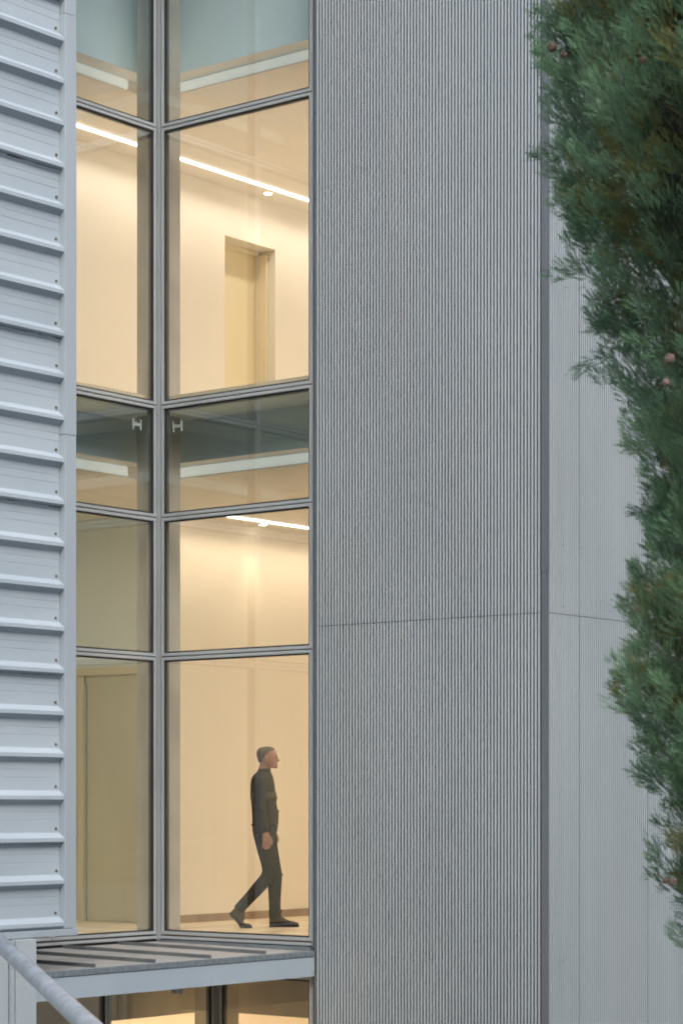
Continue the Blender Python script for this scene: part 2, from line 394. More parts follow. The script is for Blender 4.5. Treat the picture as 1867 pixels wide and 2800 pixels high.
# ------------------------------------------------------------------ corrugated block (centre and right)
blk = thing('fluted_block', (UE, VB, 0), 'tall silver-grey building block clad in vertical fluted metal, between glass bay and cypress', 'building')
PF = .0305
def fluted(axis, a0, nfl, z0, z1, plane, off, name='cladding_sheet', seed=0, split=.0012):
    """sheet of nfl flutes; crest on the plane, groove behind"""
    rs = np.random.default_rng(seed)
    dep = .023
    xs = []; ds = []
    for i in range(nfl):
        b = a0 + i * PF
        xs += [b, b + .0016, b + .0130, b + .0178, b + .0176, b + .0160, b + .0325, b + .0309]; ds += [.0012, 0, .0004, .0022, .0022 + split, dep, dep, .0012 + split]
    xs.append(a0 + nfl * PF); ds.append(.0014)
    xs = np.array(xs); ds = np.array(ds); n = len(xs)
    nz = 14; zs = np.linspace(z0, z1, nz)
    mi_ = [0, 0, 0, 0, 1, 1, 1, 0] * nfl  # faces below the split depth take the painted shade
    fl = np.clip(((xs - a0) / PF + .15).astype(int), 0, nfl)
    vs = []
    ph = rs.uniform(0, 6.28, nfl + 2)
    for j, z in enumerate(zs):
        sx = .0002 * np.sin(z * .5 + ph[fl]) + .0012 * np.sin(z * .45 + xs * 1.1)
        dd = .0012 * np.sin(z * .8 + xs * 2.1)
        for x, d, a, b in zip(xs, ds, sx, dd):
            if axis == 'u': vs.append((x + a, plane + d + b * .5 + off, z))
            else: vs.append((plane - d - b * .5 - off, x + a, z))
    fs = []
    for j in range(nz - 1):
        for i in range(n - 1):
            q = (j * n + i, j * n + i + 1, (j + 1) * n + i + 1, (j + 1) * n + i)
            fs.append(q)
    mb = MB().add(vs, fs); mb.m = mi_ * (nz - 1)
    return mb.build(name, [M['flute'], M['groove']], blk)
NFF = [7, 31, 33]
a = UF + .004; sd = 0
scre = MB()
for n_ in NFF:
    for (z0, z1) in ((0.0, zz(1.4395)), (zz(1.4445), zz(8.9))):
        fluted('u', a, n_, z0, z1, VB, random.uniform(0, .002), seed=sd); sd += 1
    a += n_ * PF
FE = a
a = VB + .030; sd = 50
SJ = []
for n_ in (14, 33, 33, 33, 33, 33, 33, 33, 33, 33):
    for (z0, z1) in ((0.0, zz(1.4395)), (zz(1.4445), zz(8.9))):
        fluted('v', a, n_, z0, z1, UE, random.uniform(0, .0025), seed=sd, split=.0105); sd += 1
    a += n_ * PF + .006; SJ.append(a)
VEND = a
# screws of the front face (rows as in the photo) and side face
def screw_u(u, z): scre.cyl((u, VB + .012, z), (u, VB + .0005, z), .006, .0045, n=8)
def screw_v(v, z): scre.cyl((UE - .012, v, z), (UE - .0005, v, z), .006, .0045, n=8)
for z, st, ph in ((7.35, 8, 3), (4.93, 8, 2), (1.975, 8, 4), (1.50, 11, 1), (.305, 8, 6), (-1.19, 9, 1), (-2.6, 8, 3)):
    kf = 0
    while UF + .004 + kf * PF < FE - .03:
        if kf % st == ph: screw_u(UF + .004 + kf * PF + .024, zz(z) + random.uniform(-.012, .012))
        kf += 1
    for kf in range(6, 320, st): screw_v(VB + .03 + kf * PF + .024, zz(z) + random.uniform(-.01, .01))
for z in (7.36, 4.94, 1.97, 1.47): screw_u(UF + .004 + 9 * PF + .024, zz(z)); screw_u(UF + .004 + 8 * PF + .024, zz(z))
so = scre.build('cladding_screws', M['screw2'], blk); so['kind'] = 'stuff'; so.name = 'screw_rows'
# left jamb: recessed dark channel and flashing strip
zj = [0.0, zz(.10), zz(3.65), zz(8.9)]
for i in range(3):
    MB().box(UR + .021, UF - .022, CV - .012, CV + .10, zj[i] + .001, zj[i + 1] - .001).build('jamb_channel', M['aluin'], blk)
    MB().box(UF - .0215, UF + .0035, VB - .004 - .0015 * (i % 2), CV + .10, zj[i] + .001, zj[i + 1] - .001).build('jamb_flashing', M['darktrim'], blk, bevel=.002)
fz = 0
for z in (8.0, 7.1, 5.6, 4.9, 3.9, 2.6, 1.97, 1.17, .57, -.3, -1.0, -2.0):
    screwf = MB().cyl((UF - .006, VB - .005, zz(z)), (UF - .006, VB - .012, zz(z)), .006, .005, n=10).build('screw', M['screw2'], blk)
# outer corner trim in three lengths
zj = [0.0, zz(1.74), zz(5.3), zz(8.9)]
for i in range(3):
    o = .002 * (i % 2)
    MB().box(FE + .002, UE + .004 + o, VB - .006 - o, VB + .028, zj[i] + .001, zj[i + 1] - .001).build('corner_trim', M['darktrim'], blk, bevel=.003)
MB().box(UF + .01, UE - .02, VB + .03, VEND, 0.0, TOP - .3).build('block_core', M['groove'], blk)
MB().box(UF, UE + .05, VB - .05, VEND + .05, zz(8.9) + .002, TOP).build('roof_capping', M['darktrim'], blk)

# ------------------------------------------------------------------ canopy
can = thing('canopy', (UF, 13.2, zz(-1.39)), 'flat zinc canopy roof with raised seams and pale blue fascia, under the glass bay', 'canopy')
ZT, ZB_ = zz(-1.183), zz(-1.39)
MB().box(UF - .004, UF - .05, 11.43, VB - .035, ZB_, zz(-1.228)).build('fascia', M['fascia'], can, bevel=.002)
MB().box(UF + .004, UF - .055, 11.43, VB - .03, zz(-1.226), zz(-1.183)).build('edge_flashing', M['edge'], can, bevel=.002)
# roof sheets between the seams
seams = []
for x in (262, 426, 579, 728):
    xf = (x - 933.5) / 6325; Z = 11.88 / (SA - xf * CA); seams.append(Z * (CA + xf * SA))
dv = (seams[3] - seams[0]) / 3
allv = [seams[0] - dv * i for i in range(6, 0, -1)] + seams
allv = [q for q in allv if q > 11.6]; ed = [11.43] + allv + [CV - .002]
for i in range(len(ed) - 1):
    MB().add([(CU - .02, ed[i], zz(-1.172)), (UF - .056, ed[i], zz(-1.192)), (UF - .056, ed[i + 1], zz(-1.192)), (CU - .02, ed[i + 1], zz(-1.172)),
              (CU - .02, ed[i], zz(-1.182)), (UF - .056, ed[i], zz(-1.202)), (UF - .056, ed[i + 1], zz(-1.202)), (CU - .02, ed[i + 1], zz(-1.182))],
             [(0, 1, 2, 3), (7, 6, 5, 4), (0, 4, 5, 1), (2, 6, 7, 3), (1, 5, 6, 2)]).build('roof_sheet', M['zinc'], can)
for v in allv:
    m_ = MB().add([(CU + .03, v - .006, zz(-1.173)), (UF - .115, v - .006, zz(-1.191)), (UF - .115, v + .006, zz(-1.191)), (CU + .03, v + .006, zz(-1.173)),
                   (CU + .03, v - .005, zz(-1.146)), (UF - .115, v - .005, zz(-1.163)), (UF - .115, v + .005, zz(-1.163)), (CU + .03, v + .005, zz(-1.146))],
                  [(3, 2, 1, 0), (4, 5, 6, 7), (0, 1, 5, 4), (1, 2, 6, 5), (2, 3, 7, 6), (3, 0, 4, 7)])
    m_.build('standing_seam', M['seam'], can)
MB().box(CU + .02, UF - .07, CV - .028, CV + .018, zz(-1.195), zz(-1.158)).build('back_upstand', M['edge'], can)
MB().box(CU - .018, UF - .052, 11.43, VB - .04, zz(-1.36), zz(-1.352)).build('soffit', M['post'], can)
MB().box(UF - .06, UF - .002, VB - .033, VB - .022, ZB_ + .003, zz(-1.19)).build('end_plate', M['galv'], can)

dl = thing('can_downlight', (-12.3, 13.48, zz(-1.36)), 'small ribbed steel can light hanging under the canopy soffit', 'lamp')
mb = MB().cyl((-12.3, 13.48, zz(-1.361)), (-12.3, 13.48, zz(-1.486)), .040, n=24)
for i in range(12):
    an = i / 12 * 2 * math.pi
    mb.box(-12.3 + math.cos(an) * .041 - .003, -12.3 + math.cos(an) * .041 + .003, 13.48 + math.sin(an) * .041 - .003, 13.48 + math.sin(an) * .041 + .003, zz(-1.484), zz(-1.40))
mb.build('housing', M['steelp'], dl)
MB().cyl((-12.3, 13.48, zz(-1.4855)), (-12.3, 13.48, zz(-1.4875)), .034, n=20).build('lens', M['glass'], dl)

# ------------------------------------------------------------------ lower glazing beneath the canopy
LU = -12.87
low = thing('lower_glazing', (LU, CV, 0), 'lower-storey glass wall in aluminium frames directly beneath the canopy', 'glass wall')
LZ = [0.05, zz(-3.35), zz(-1.397)]
for i in range(2):
    window(low, 'u', LU + CP, UR, LZ[i], LZ[i + 1], CV)
    for (a0, a1) in ((13.29, CV - CP), (12.0, 13.29), (10.8, 12.0)): window(low, 'v', a0, a1, LZ[i], LZ[i + 1], LU)
MB().box(LU - .13, LU + .006, CV - .006, CV + .13, 0, zz(-1.395)).box(LU + .006, LU + .016, CV - .014, CV - .006, 0, zz(-1.395)).build('corner_mullion', M['alu'], low, bevel=.0015)
MB().box(UR + .001, UR + .02, CV - .001, CV + .12, 0, zz(-1.395)).build('end_frame', M['alu'], low)
MB().box(LU, UR + .02, CV, CV + .12, zz(-1.392), zz(-1.31)).box(LU - .12, LU, 10.8, CV, zz(-1.392), zz(-1.362)).build('head_frame', M['alu'], low)

# ------------------------------------------------------------------ interior shell
def wallbox(name, m, *b, **k): return struct(MB().box(*b).build(name, m, **k))
XB, YB = -19.2, 22.0
UWL = -15.73
wallbox('wall_back_upper', M['wall'], UWL - .25, UWL, VE, 17.96, FU, ZC2)
wb = bpy.context.scene.objects['wall_back_upper']
MB().box(UWL - .25, UWL, 18.77, YB, FU, ZC2).box(UWL - .25, UWL, 17.96, 18.77, zz(5.87), ZC2).build('wall_section', M['wall'], wb).matrix_parent_inverse = Matrix.Identity(4)
wl = wallbox('wall_back_lower', M['wall'], UWL - .25, UWL, 17.0, YB, FL, ZC1)
sk = MB()
for i in range(9):
    MB().box(UWL, UWL + .012, 17.0 + i * .6 + .001, 17.0 + (i + 1) * .6 - .001, FL, FL + .08).build('skirting_board', M['skirt'], wl).matrix_parent_inverse = Matrix.Identity(4)
# door wall (faces the camera side, -v)
DW = 17.0
wallbox('wall_partition', M['pale'], XB, UWL - .252, DW, DW + .2, FL, ZC1)
wallbox('wall_inner_right', M['wall'], UF - .05, UF + .009, CV + .13, YB, 0, zz(8.2))
wallbox('wall_rear', M['wall'], XB, UF - .052, YB, YB + .2, 0, TOP - .3)
wallbox('wall_far_left', M['pale'], XB - .2, XB, VE - .2, YB, 0, TOP - .3)
wallbox('wall_side', M['pale'], XB, CU - .13, VE, VE + .1, FL, TOP - .3)
# floors with ceilings
def slab(name, z0, z1, m, mc, uin, vin):
    pass
fl_ = MB().box(XB, CU - .13, VE + .1, YB, FL - .10, FL).box(CU - .13, UF - .052, CV + .125, YB, FL - .10, FL)
struct(fl_.build('floor_lower', M['floor']))
fu_ = MB().box(XB, CU - .13, VE + .1, YB, zz(3.40), FU).box(CU - .13, UF - .052, CV + .125, YB, zz(3.40), FU)
struct(fu_.build('floor_upper', M['floor']))
BK = .77; FK = .58
struct(MB().box(CU - FK - .1, CU - .135, VE + .11, CV + FK, zz(3.385), zz(3.3985)).box(CU - .134, UF - .053, CV + .135, CV + FK, zz(3.385), zz(3.3985)).build('slab_soffit', M['bulk2']))
def ceiling(nm, zc, cu, cv, ztop, fascia_m):
    c = MB().box(XB, cu - BK, VE + .1, YB, zc, zc + .045).box(cu - BK, UF - .052, cv + BK, YB, zc, zc + .045)
    o = struct(c.build('ceiling_' + nm, M['ceil']))
    e = MB().box(XB, cu - BK, VE + .1, cv + BK, zc + .046, zc + .1)
    e.box(cu - BK - .06, cu - BK, VE + .1, cv + BK, zc + .0455, zc + .10).box(cu - BK, UF - .052, cv + BK, cv + BK + .06, zc + .0455, zc + .10)
    e.v = e.v[8:]; e.f = [tuple(i - 8 for i in f) for f in e.f[6:]]; e.m = e.m[6:]
    q = e.build('ceiling_edge', M['white'], o); q.matrix_parent_inverse = Matrix.Identity(4)
    q = MB().box(cu - FK - .25, cu - FK, VE + .1, cv + FK, zc + .102, zc + .13).box(cu - FK, UF - .052, cv + FK, cv + FK + .25, zc + .102, zc + .13).box(cu - FK - .25, cu - FK, cv + FK, cv + FK + .25, zc + .102, zc + .13).build('cove_soffit', M['white'], o)
    q.matrix_parent_inverse = Matrix.Identity(4)
    cvl = thing('added_cove_glow', (cu - FK, cv + FK, zc + .1), 'added pale glowing strip on the ceiling edge behind the glass, %s storey' % ('upper' if nm == 'upper' else 'lower'), 'lamp')  # emissive strip added to brighten the ceiling edge
    MB().box(cu - BK + .001, cu - BK + .006, VE + .2, cv + FK - .16, zc + .010, zc + .094).build('glow_strip', M['cove'], cvl)
    MB().box(cu - FK + .12, UF - .06, cv + BK - .006, cv + BK - .001, zc + .010, zc + .094).build('glow_strip', M['cove'], cvl)
    b = MB().box(cu - FK - .2, cu - FK + .002, VE + .1, cv + FK - .002, zc + .1305, ztop).box(cu - FK - .2, UF - .052, cv + FK - .002, cv + FK + .2, zc + .1305, ztop)
    b.box(cu - FK - .004, cu - FK + .002, VE + .1, cv + FK - .002, zc + .100, zc + .1303).box(cu - FK + .002, UF - .052, cv + FK - .002, cv + FK + .004, zc + .100, zc + .1303)
    struct(b.build('bulkhead_' + nm, M['bulk'] if nm == 'upper' else M['bulk2']))
ceiling('lower', ZC1, CU, CV, zz(3.398), None)
ceiling('upper', ZC2, CU, CV, zz(8.15), None)
wallbox('ceiling_top', M['bulk'], XB, CU - .13, VE + .1, YB, zz(8.15) + .001, zz(8.25))
wallbox('ceiling_top_bay', M['bulk'], CU - .128, UF - .052, CV + .125, YB, zz(8.15) + .001, zz(8.25))
struct(MB().box(XB - .2, UF - .002, VE + .035, YB + .2, TOP - .298, TOP - .1).build('roof', M['concrete']))
# ground-floor rooms
c = MB().box(XB, LU - BK - .001, 9.0, YB, zz(-1.83), zz(-1.78)).box(LU - BK, UF - .052, CV + BK + .001, YB, zz(-1.83), zz(-1.78)); struct(c.build('ceiling_ground', M['ceil']))
b = MB().box(LU - BK - .1, LU - BK, 9.0, CV + BK, zz(-1.83), zz(-1.40)).box(LU - BK, UF - .052, CV + BK, CV + BK + .1, zz(-1.83), zz(-1.40)); struct(b.build('bulkhead_ground', M['column']))
struct(MB().box(XB, LU - .0, 9.0, YB, zz(-1.395) , zz(-1.30)).box(LU, UF - .052, CV + .125, YB, zz(-1.395), zz(-1.30)).build('slab_ground', M['column']))
wallbox('floor_ground', M['floor'], XB, UF - .052, 9.0, YB, .002, .05)
wallbox('wall_ground_back', M['wall'], -17.2, -17.0, 9.0, YB, .05, zz(-1.83))
wallbox('wall_ground_side', M['wall'], XB, LU - .1, 8.8, 9.0, .05, zz(-1.4))

# ------------------------------------------------------------------ columns behind the glass corners
def column(cu, cv, z0, z1, label, grp=None):
    o = MB().box(cu - .135, cu + .135, cv - .135, cv + .135, z0, z1).build('column', M['column'], bevel=.006)
    return tag(o, label, 'column')
column(-13.80, 14.88, FL, zz(3.399), 'square plastered column behind the inner glass corner, at the walking person\'s storey')
column(-13.80, 14.88, FU, zz(8.14), 'square plastered column behind the inner glass corner, on the upper storey')
column(-13.16, 14.92, .05, zz(-1.396), 'square column behind the ground-floor glass corner, under the canopy')

# H-shaped brackets
def bracket(lbl, loc, axis):
    t_ = thing('glass_bracket', loc, lbl, 'bracket', 'H-shaped clear brackets beside the corner mullion')
    def bb(s0, s1, d0, d1, z0, z1):
        m_ = MB()
        if axis == 'u': m_.box(loc[0] + s0, loc[0] + s1, loc[1] + d0, loc[1] + d1, loc[2] + z0, loc[2] + z1)
        else: m_.box(loc[0] + d0, loc[0] + d1, loc[1] + s0, loc[1] + s1, loc[2] + z0, loc[2] + z1)
        return m_
    bb(-.052, -.040, -.006, .006, -.046, .046).build('side_plate', M['plastic'], t_)
    bb(.040, .052, -.006, .006, -.046, .046).build('side_plate', M['plastic'], t_)
    bb(-.040, .040, -.003, .003, -.012, .012).build('crossbar', M['plastic'], t_)
def onv(x, y, v):
    xf = (x - 933.5) / 6325; Z = v / (CA + xf * SA); return (Z * (-SA + xf * CA), v, zz((2200 - y) / 6325 * Z))
def onu(x, y, u):
    xf = (x - 933.5) / 6325; Z = -u / (SA - xf * CA); return (u, Z * (CA + xf * SA), zz((2200 - y) / 6325 * Z))
bracket('clear H-shaped bracket behind the glass right of the corner mullion', onv(486, 1165, CV + .10), 'u')
bracket('clear H-shaped bracket behind the glass left of the corner mullion', onu(375, 1160, CU - .10), 'v')

# ------------------------------------------------------------------ doors
dd = thing('double_door', (-16.5, DW, FL), 'tall olive-beige double door in the partition behind the left glass facet', 'door')
def dpart(name, m, *b, parent=None, **k):
    o = MB().box(*b).build(name, m, parent or dd, **k)
    if parent: o.matrix_parent_inverse = Matrix.Identity(4)
    return o
dpart('door_head', M['doorframe'], -17.8, -15.99, DW - .05, DW - .001, zz(1.318), zz(1.396), bevel=.003)
lf = dpart('door_leaf', M['door'], -17.7, -16.858, DW - .03, DW - .002, FL + .01, zz(1.314), bevel=.002)
dpart('door_post', M['doorframe'], -16.855, -16.775, DW - .04, DW - .002, FL, zz(1.316), bevel=.003)
dpart('edge_strip', M['steelp'], -16.774, -16.752, DW - .034, DW - .002, FL, zz(1.24))
dpart('door_leaf', M['door'], -16.750, -16.0, DW - .012, DW - .002, FL + .01, zz(1.316))
hd = MB().box(-16.90, -16.865, DW - .040, DW - .0302, zz(-.35), zz(-.16)).build('lock_plate', M['steelp'], lf); hd.matrix_parent_inverse = Matrix.Identity(4)
hd = MB().cyl((-16.885, DW - .04, zz(-.22)), (-16.885, DW - .09, zz(-.22)), .010).cyl((-16.885, DW - .085, zz(-.22)), (-17.00, DW - .085, zz(-.22)), .009).build('handle', M['steelp'], lf, smooth=False); hd.matrix_parent_inverse = Matrix.Identity(4)
for o_ in (lf,):
    for c_ in o_.children: c_.location = (0, 0, 0)
ud = thing('niche_door', (UWL - .25, 18.365, FU), 'cream door set back in a deep wall niche on the upper storey', 'door')
MB().box(UWL - .30, UWL - .251, 17.9, 18.82, FU, zz(5.9)).build('door_leaf', M['updoor'], ud)
MB().box(UWL - .25, UWL - .10, 18.735, 18.769, FU, zz(5.83)).build('door_frame', M['updoor'], ud, bevel=.003)
MB().box(UWL - .25, UWL - .20, 17.962, 18.734, zz(5.83), zz(5.869)).build('door_head', M['updoor'], ud, bevel=.002)

# ------------------------------------------------------------------ lamps inside
def led(v0, v1, zc, label, watt, col=(1, .76, .50), uu=-15.37):
    t_ = thing('led_strip', (uu, (v0 + v1) / 2, zc - .03), label, 'lamp', 'linear lights under the corridor ceilings')
    n = max(1, round((v1 - v0) / 2.4))
    for i in range(n):
        a = v0 + (v1 - v0) * i / n + .003; b_ = v0 + (v1 - v0) * (i + 1) / n - .003
        MB().box(uu - .018, uu + .018, a, b_, zc - .020, zc - .004).build('diffuser', M['led'], t_)
        MB().box(uu - .02, uu + .02, a, b_, zc - .0035, zc - .0005).build('mounting_rail', M['alu'], t_)
    L = bpy.data.lights.new('led_light', 'AREA'); L.shape = 'RECTANGLE'; L.size = .06; L.size_y = v1 - v0; L.energy = watt; L.color = col; L.spread = R(145)
    o = bpy.data.objects.new('led_light', L); COL.objects.link(o); o.location = (uu, (v0 + v1) / 2, zc - .036)
    o.parent = t_; o.matrix_parent_inverse = Matrix.Translation(-t_.location)
led(13.6, 21.6, ZC2, 'long bright linear light under the upper corridor ceiling', 16, (1, .88, .76))
led(17.05, 21.6, ZC1, 'bright linear light under the ceiling above the walking person', 11, (1, .78, .55))
led(16.5, 21.6, ZC2, 'unseen fill light added under the upper ceiling, near the fluted block', 37, (1, .87, .75), -12.7)  # out-of-view strips added to fill both corridors with light
led(16.5, 21.6, ZC1, 'unseen fill light added under the lower ceiling, near the fluted block', 35, (1, .775, .54), -12.7)
def downlight(u, v, zc, label, watt=6, lit=True):
    t_ = thing('downlight', (u, v, zc), label, 'lamp', 'round recessed downlights')
    MB().cyl((u, v, zc - .0005), (u, v, zc - .008), .055, .050, n=24).build('trim_ring', M['white'], t_)
    MB().cyl((u, v, zc - .0085), (u, v, zc - .011), .040, n=24).build('lens', M['spot'], t_)
    L = bpy.data.lights.new('downlight_lamp', 'SPOT'); L.energy = watt; L.spot_size = R(62); L.spot_blend = .8; L.shadow_soft_size = .03; L.color = (1, .80, .52)
    o = bpy.data.objects.new('downlight_lamp', L); COL.objects.link(o); o.location = (u, v, zc - .02)
    o.parent = t_; o.matrix_parent_inverse = Matrix.Translation(-t_.location)
downlight(-15.54, 18.42, ZC2, 'round ceiling downlight above the upper niche door', 8)
downlight(-15.57, 18.38, ZC1, 'round ceiling downlight casting a pale scallop above the walking person', 6)
downlight(-15.50, 17.25, ZC1, 'round ceiling downlight just behind a transom near the column', 3)
# ground-floor ceiling lamp, its glow shows below the bulkhead
gl = thing('ground_floor_light', (-14.6, 16.6, zz(-1.84)), 'linear lamp under the ground-floor ceiling, its warm glow below the bulkhead', 'lamp')
MB().box(-14.7, -14.5, 12.0, 20.0, zz(-1.87), zz(-1.835)).build('diffuser', M['led'], gl)
L = bpy.data.lights.new('ground_light', 'AREA'); L.shape = 'RECTANGLE'; L.size = .2; L.size_y = 8; L.energy = 125; L.color = (1, .76, .50)
o = bpy.data.objects.new('ground_light', L); COL.objects.link(o); o.location = (-14.6, 16.0, zz(-1.88)); o.parent = gl; o.matrix_parent_inverse = Matrix.Translation(-gl.location)
# dim light of the partition room
rl = thing('room_ceiling_light', (-16.5, 13.6, ZC1), 'flat ceiling lamp of the room with the double door', 'lamp')
MB().box(-16.8, -16.2, 13.3, 13.9, ZC1 - .03, ZC1 - .001).build('diffuser', M['led'], rl)
L = bpy.data.lights.new('room_light', 'AREA'); L.shape = 'SQUARE'; L.size = .6; L.energy = 18; L.color = (1, .96, .88)
o = bpy.data.objects.new('room_light', L); COL.objects.link(o); o.location = (-16.5, 13.6, ZC1 - .035); o.parent = rl; o.matrix_parent_inverse = Matrix.Translation(-rl.location)

# ------------------------------------------------------------------ guardrail on the terrace
gr = thing('guardrail', cw(-1.2, 8.2, TZ), 'galvanised tubular handrail in the lower left foreground, out of focus', 'handrail')
pa, pb = (-1.21 - .27 * 1.0, 8.2 + .99 * 1.0, zz(-.49 + .05)), (-.69 + .27 * 3, 6.3 - 1.0 * 3, zz(-.60))
A = Vector(cw(-1.21, 8.2, zz(-.49))); B = Vector(cw(-.69, 6.3, zz(-.60)))
D = (B - A)
A2 = A - D * .42; B2 = B + D * 2.0
MB().cyl(A2, B2, .0295, n=28).build('rail', M['galv'], gr, smooth=True)
for f in (0.02, .5, .98):
    q = A2.lerp(B2, f); MB().cyl((q.x, q.y, TZ), (q.x, q.y, q.z - .01), .021, n=18).build('rail_post', M['galv'], gr, smooth=True)
for h in (.35, .68):
    q0 = A2.lerp(B2, .02); q1 = A2.lerp(B2, .98)
    MB().cyl((q0.x, q0.y, TZ + (q0.z - TZ) * h), (q1.x, q1.y, TZ + (q1.z - TZ) * h), .010, n=12).build('mid_rail', M['galv'], gr, smooth=True)

# ------------------------------------------------------------------ walking person
def pw(x, y, d=0.):
    return Vector(cw(-.672 + (x - 700) / 1066, 22.5 + d, zz(-1.195) + (2105 - y) / 1066))
per = thing('person', pw(700, 2105), 'person in dark jacket, trousers and boots walking along the corridor behind the glass', 'person')
RS = Vector((CA, SA, 0)); RD = Vector((-SA, CA, 0))
def limb(mb, pts, n=18, horiz=False):
    """pts: (x, y, depth, r_side, r_depth); rings stand square to the path in the picture plane"""
    P_ = [pw(p[0], p[1], p[2]) for p in pts]; rings = []
    for i, p in enumerate(pts):
        t_ = (P_[min(i + 1, len(pts) - 1)] - P_[max(i - 1, 0)]).normalized()
        a = RD; b_ = t_.cross(a).normalized()
        if horiz: b_ = RS
        rings.append([P_[i] + b_ * (math.cos(2 * math.pi * k / n) * p[3]) + a * (math.sin(2 * math.pi * k / n) * p[4]) for k in range(n)])
    mb.loft(rings)
def blob(mb, x, y, d, rs, rd, rz, n=14, m=9):
    c = pw(x, y, d); rings = []
    for j in range(1, m):
        ph = math.pi * j / m
        rings.append([c + RS * (math.cos(2 * math.pi * k / n) * rs * math.sin(ph)) + RD * (math.sin(2 * math.pi * k / n) * rd * math.sin(ph)) + Vector((0, 0, -math.cos(ph) * rz)) for k in range(n)])
    mb.loft(rings)
def soften(o, vox, it=3, fac=.5):
    r = o.modifiers.new('remesh', 'REMESH'); r.mode = 'VOXEL'; r.voxel_size = vox; r.use_smooth_shade = True
    s_ = o.modifiers.new('smooth', 'SMOOTH'); s_.iterations = it; s_.factor = fac
def fit(o): return o
b = MB()
hd_ = [(238, 648, .030, .030), (246, 647, .055, .048), (262, 645, .078, .062), (290, 644, .093, .073), (320, 645, .098, .077), (345, 650, .097, .077), (370, 655, .091, .074), (395, 662, .083, .069), (418, 670, .070, .062), (438, 680, .055, .052), (452, 688, .036, .036)]
b.loft([[pw(x, y) + RS * (math.cos(2 * math.pi * k / 20) * rs) + RD * (math.sin(2 * math.pi * k / 20) * rd) for k in range(20)] for (y, x, rs, rd) in hd_])
limb(b, [(638, 372, 0, .060, .056), (625, 430, 0, .054, .054), (612, 490, 0, .060, .066), (606, 540, 0, .08, .10)])
b.loft([[pw(x, y, 0) + RS * (math.cos(2 * math.pi * k / 8) * r_) + RD * (math.sin(2 * math.pi * k / 8) * r_ * .8) for k in range(8)] for (x, y, r_) in ((742, 340, .010), (754, 360, .013), (764, 378, .015), (748, 388, .013))])
blob(b, 744, 405, 0, .014, .022, .006); blob(b, 742, 416, 0, .013, .020, .006); blob(b, 735, 440, 0, .022, .022, .016)
blob(b, 742, 328, -.028, .016, .024, .007); blob(b, 742, 328, .028, .016, .024, .007)
for sd_ in (-1, 1): blob(b, 636, 362, sd_ * .078, .017, .008, .030)
limb(b, [(606, 540, 0, .07, .10), (610, 800, 0, .09, .14), (615, 1100, 0, .09, .13)])
# arms of the body (under the sleeves) with hands
for sd_, pts in ((-1, [(600, 575, -.17, .035, .035), (582, 850, -.235, .032, .032), (636, 1110, -.235, .027, .024), (645, 1150, -.238, .034, .020), (650, 1195, -.240, .043, .018), (652, 1222, -.240, .040, .016)]),
                 (1, [(610, 575, .17, .035, .035), (650, 850, .225, .032, .032), (690, 1090, .215, .027, .024), (696, 1130, .215, .034, .020), (700, 1175, .213, .043, .018), (702, 1202, .213, .040, .016)])):
    limb(b, pts, 14)
    wx, wy, wd = pts[-1][0], pts[-1][1], pts[-1][2]
    for i, ln in enumerate((.062, .072, .068, .052)):       # index (front) to little finger
        fx = wx + 32 - i * 22
        limb(b, [(fx, wy - 8, wd, .0098, .0098), (fx - 2, wy + ln * 1066 * .45, wd + .004, .0092, .0092), (fx - 8, wy + ln * 1066 * .80, wd + .016, .0086, .0086), (fx - 16, wy + ln * 1066 * .95, wd + .034, .0078, .0078)], 8)
    limb(b, [(wx + 28, wy - 62, wd, .013, .012), (wx + 48, wy - 30, wd + .008, .0115, .011), (wx + 52, wy + 5, wd + .016, .010, .010), (wx + 44, wy + 26, wd + .022, .0085, .0085)], 8)
o = b.build('body', M['skin'], per, smooth=True); soften(o, .004, 3)
# hair
b = MB()
hr = [(230, 648, .028, .028), (237, 645, .056, .050), (252, 640, .082, .067), (278, 631, .088, .078), (306, 619, .080, .080), (336, 606, .062, .076), (366, 599, .048, .062), (396, 599, .036, .048)]
b.loft([[pw(x, y) + RS * (math.cos(2 * math.pi * k / 20) * rs) + RD * (math.sin(2 * math.pi * k / 20) * rd) for k in range(20)] for (y, x, rs, rd) in hr])
o = b.build('hair', M['hair'], per, smooth=True); soften(o, .006, 2)
for sd_ in (-1, 1):
    b = MB(); blob(b, 741, 349, sd_ * .032, .007, .010, .005, 10, 7); b.build('eye', M['sole'], per, smooth=True)
# jacket
b = MB()
limb(b, [(622, 455, 0, .060, .060), (612, 490, 0, .066, .078), (604, 520, 0, .090, .135), (598, 560, 0, .108, .185), (598, 620, 0, .118, .205), (604, 720, 0, .124, .205), (614, 830, 0, .124, .190), (628, 940, 0, .130, .182), (628, 1030, 0, .126, .182), (622, 1105, 0, .122, .182), (622, 1122, 0, .118, .178)], 26, horiz=True)
limb(b, [(600, 548, -.165, .062, .055), (594, 620, -.20, .068, .056), (584, 740, -.222, .060, .052), (580, 850, -.238, .056, .052), (596, 950, -.242, .052, .048), (622, 1060, -.24, .045, .042), (634, 1118, -.236, .041, .038)], 16)
limb(b, [(608, 548, .165, .062, .055), (612, 620, .20, .068, .056), (632, 740, .215, .060, .052), (652, 850, .228, .056, .052), (668, 950, .226, .052, .048), (684, 1050, .22, .045, .042), (690, 1098, .216, .041, .038)], 16)
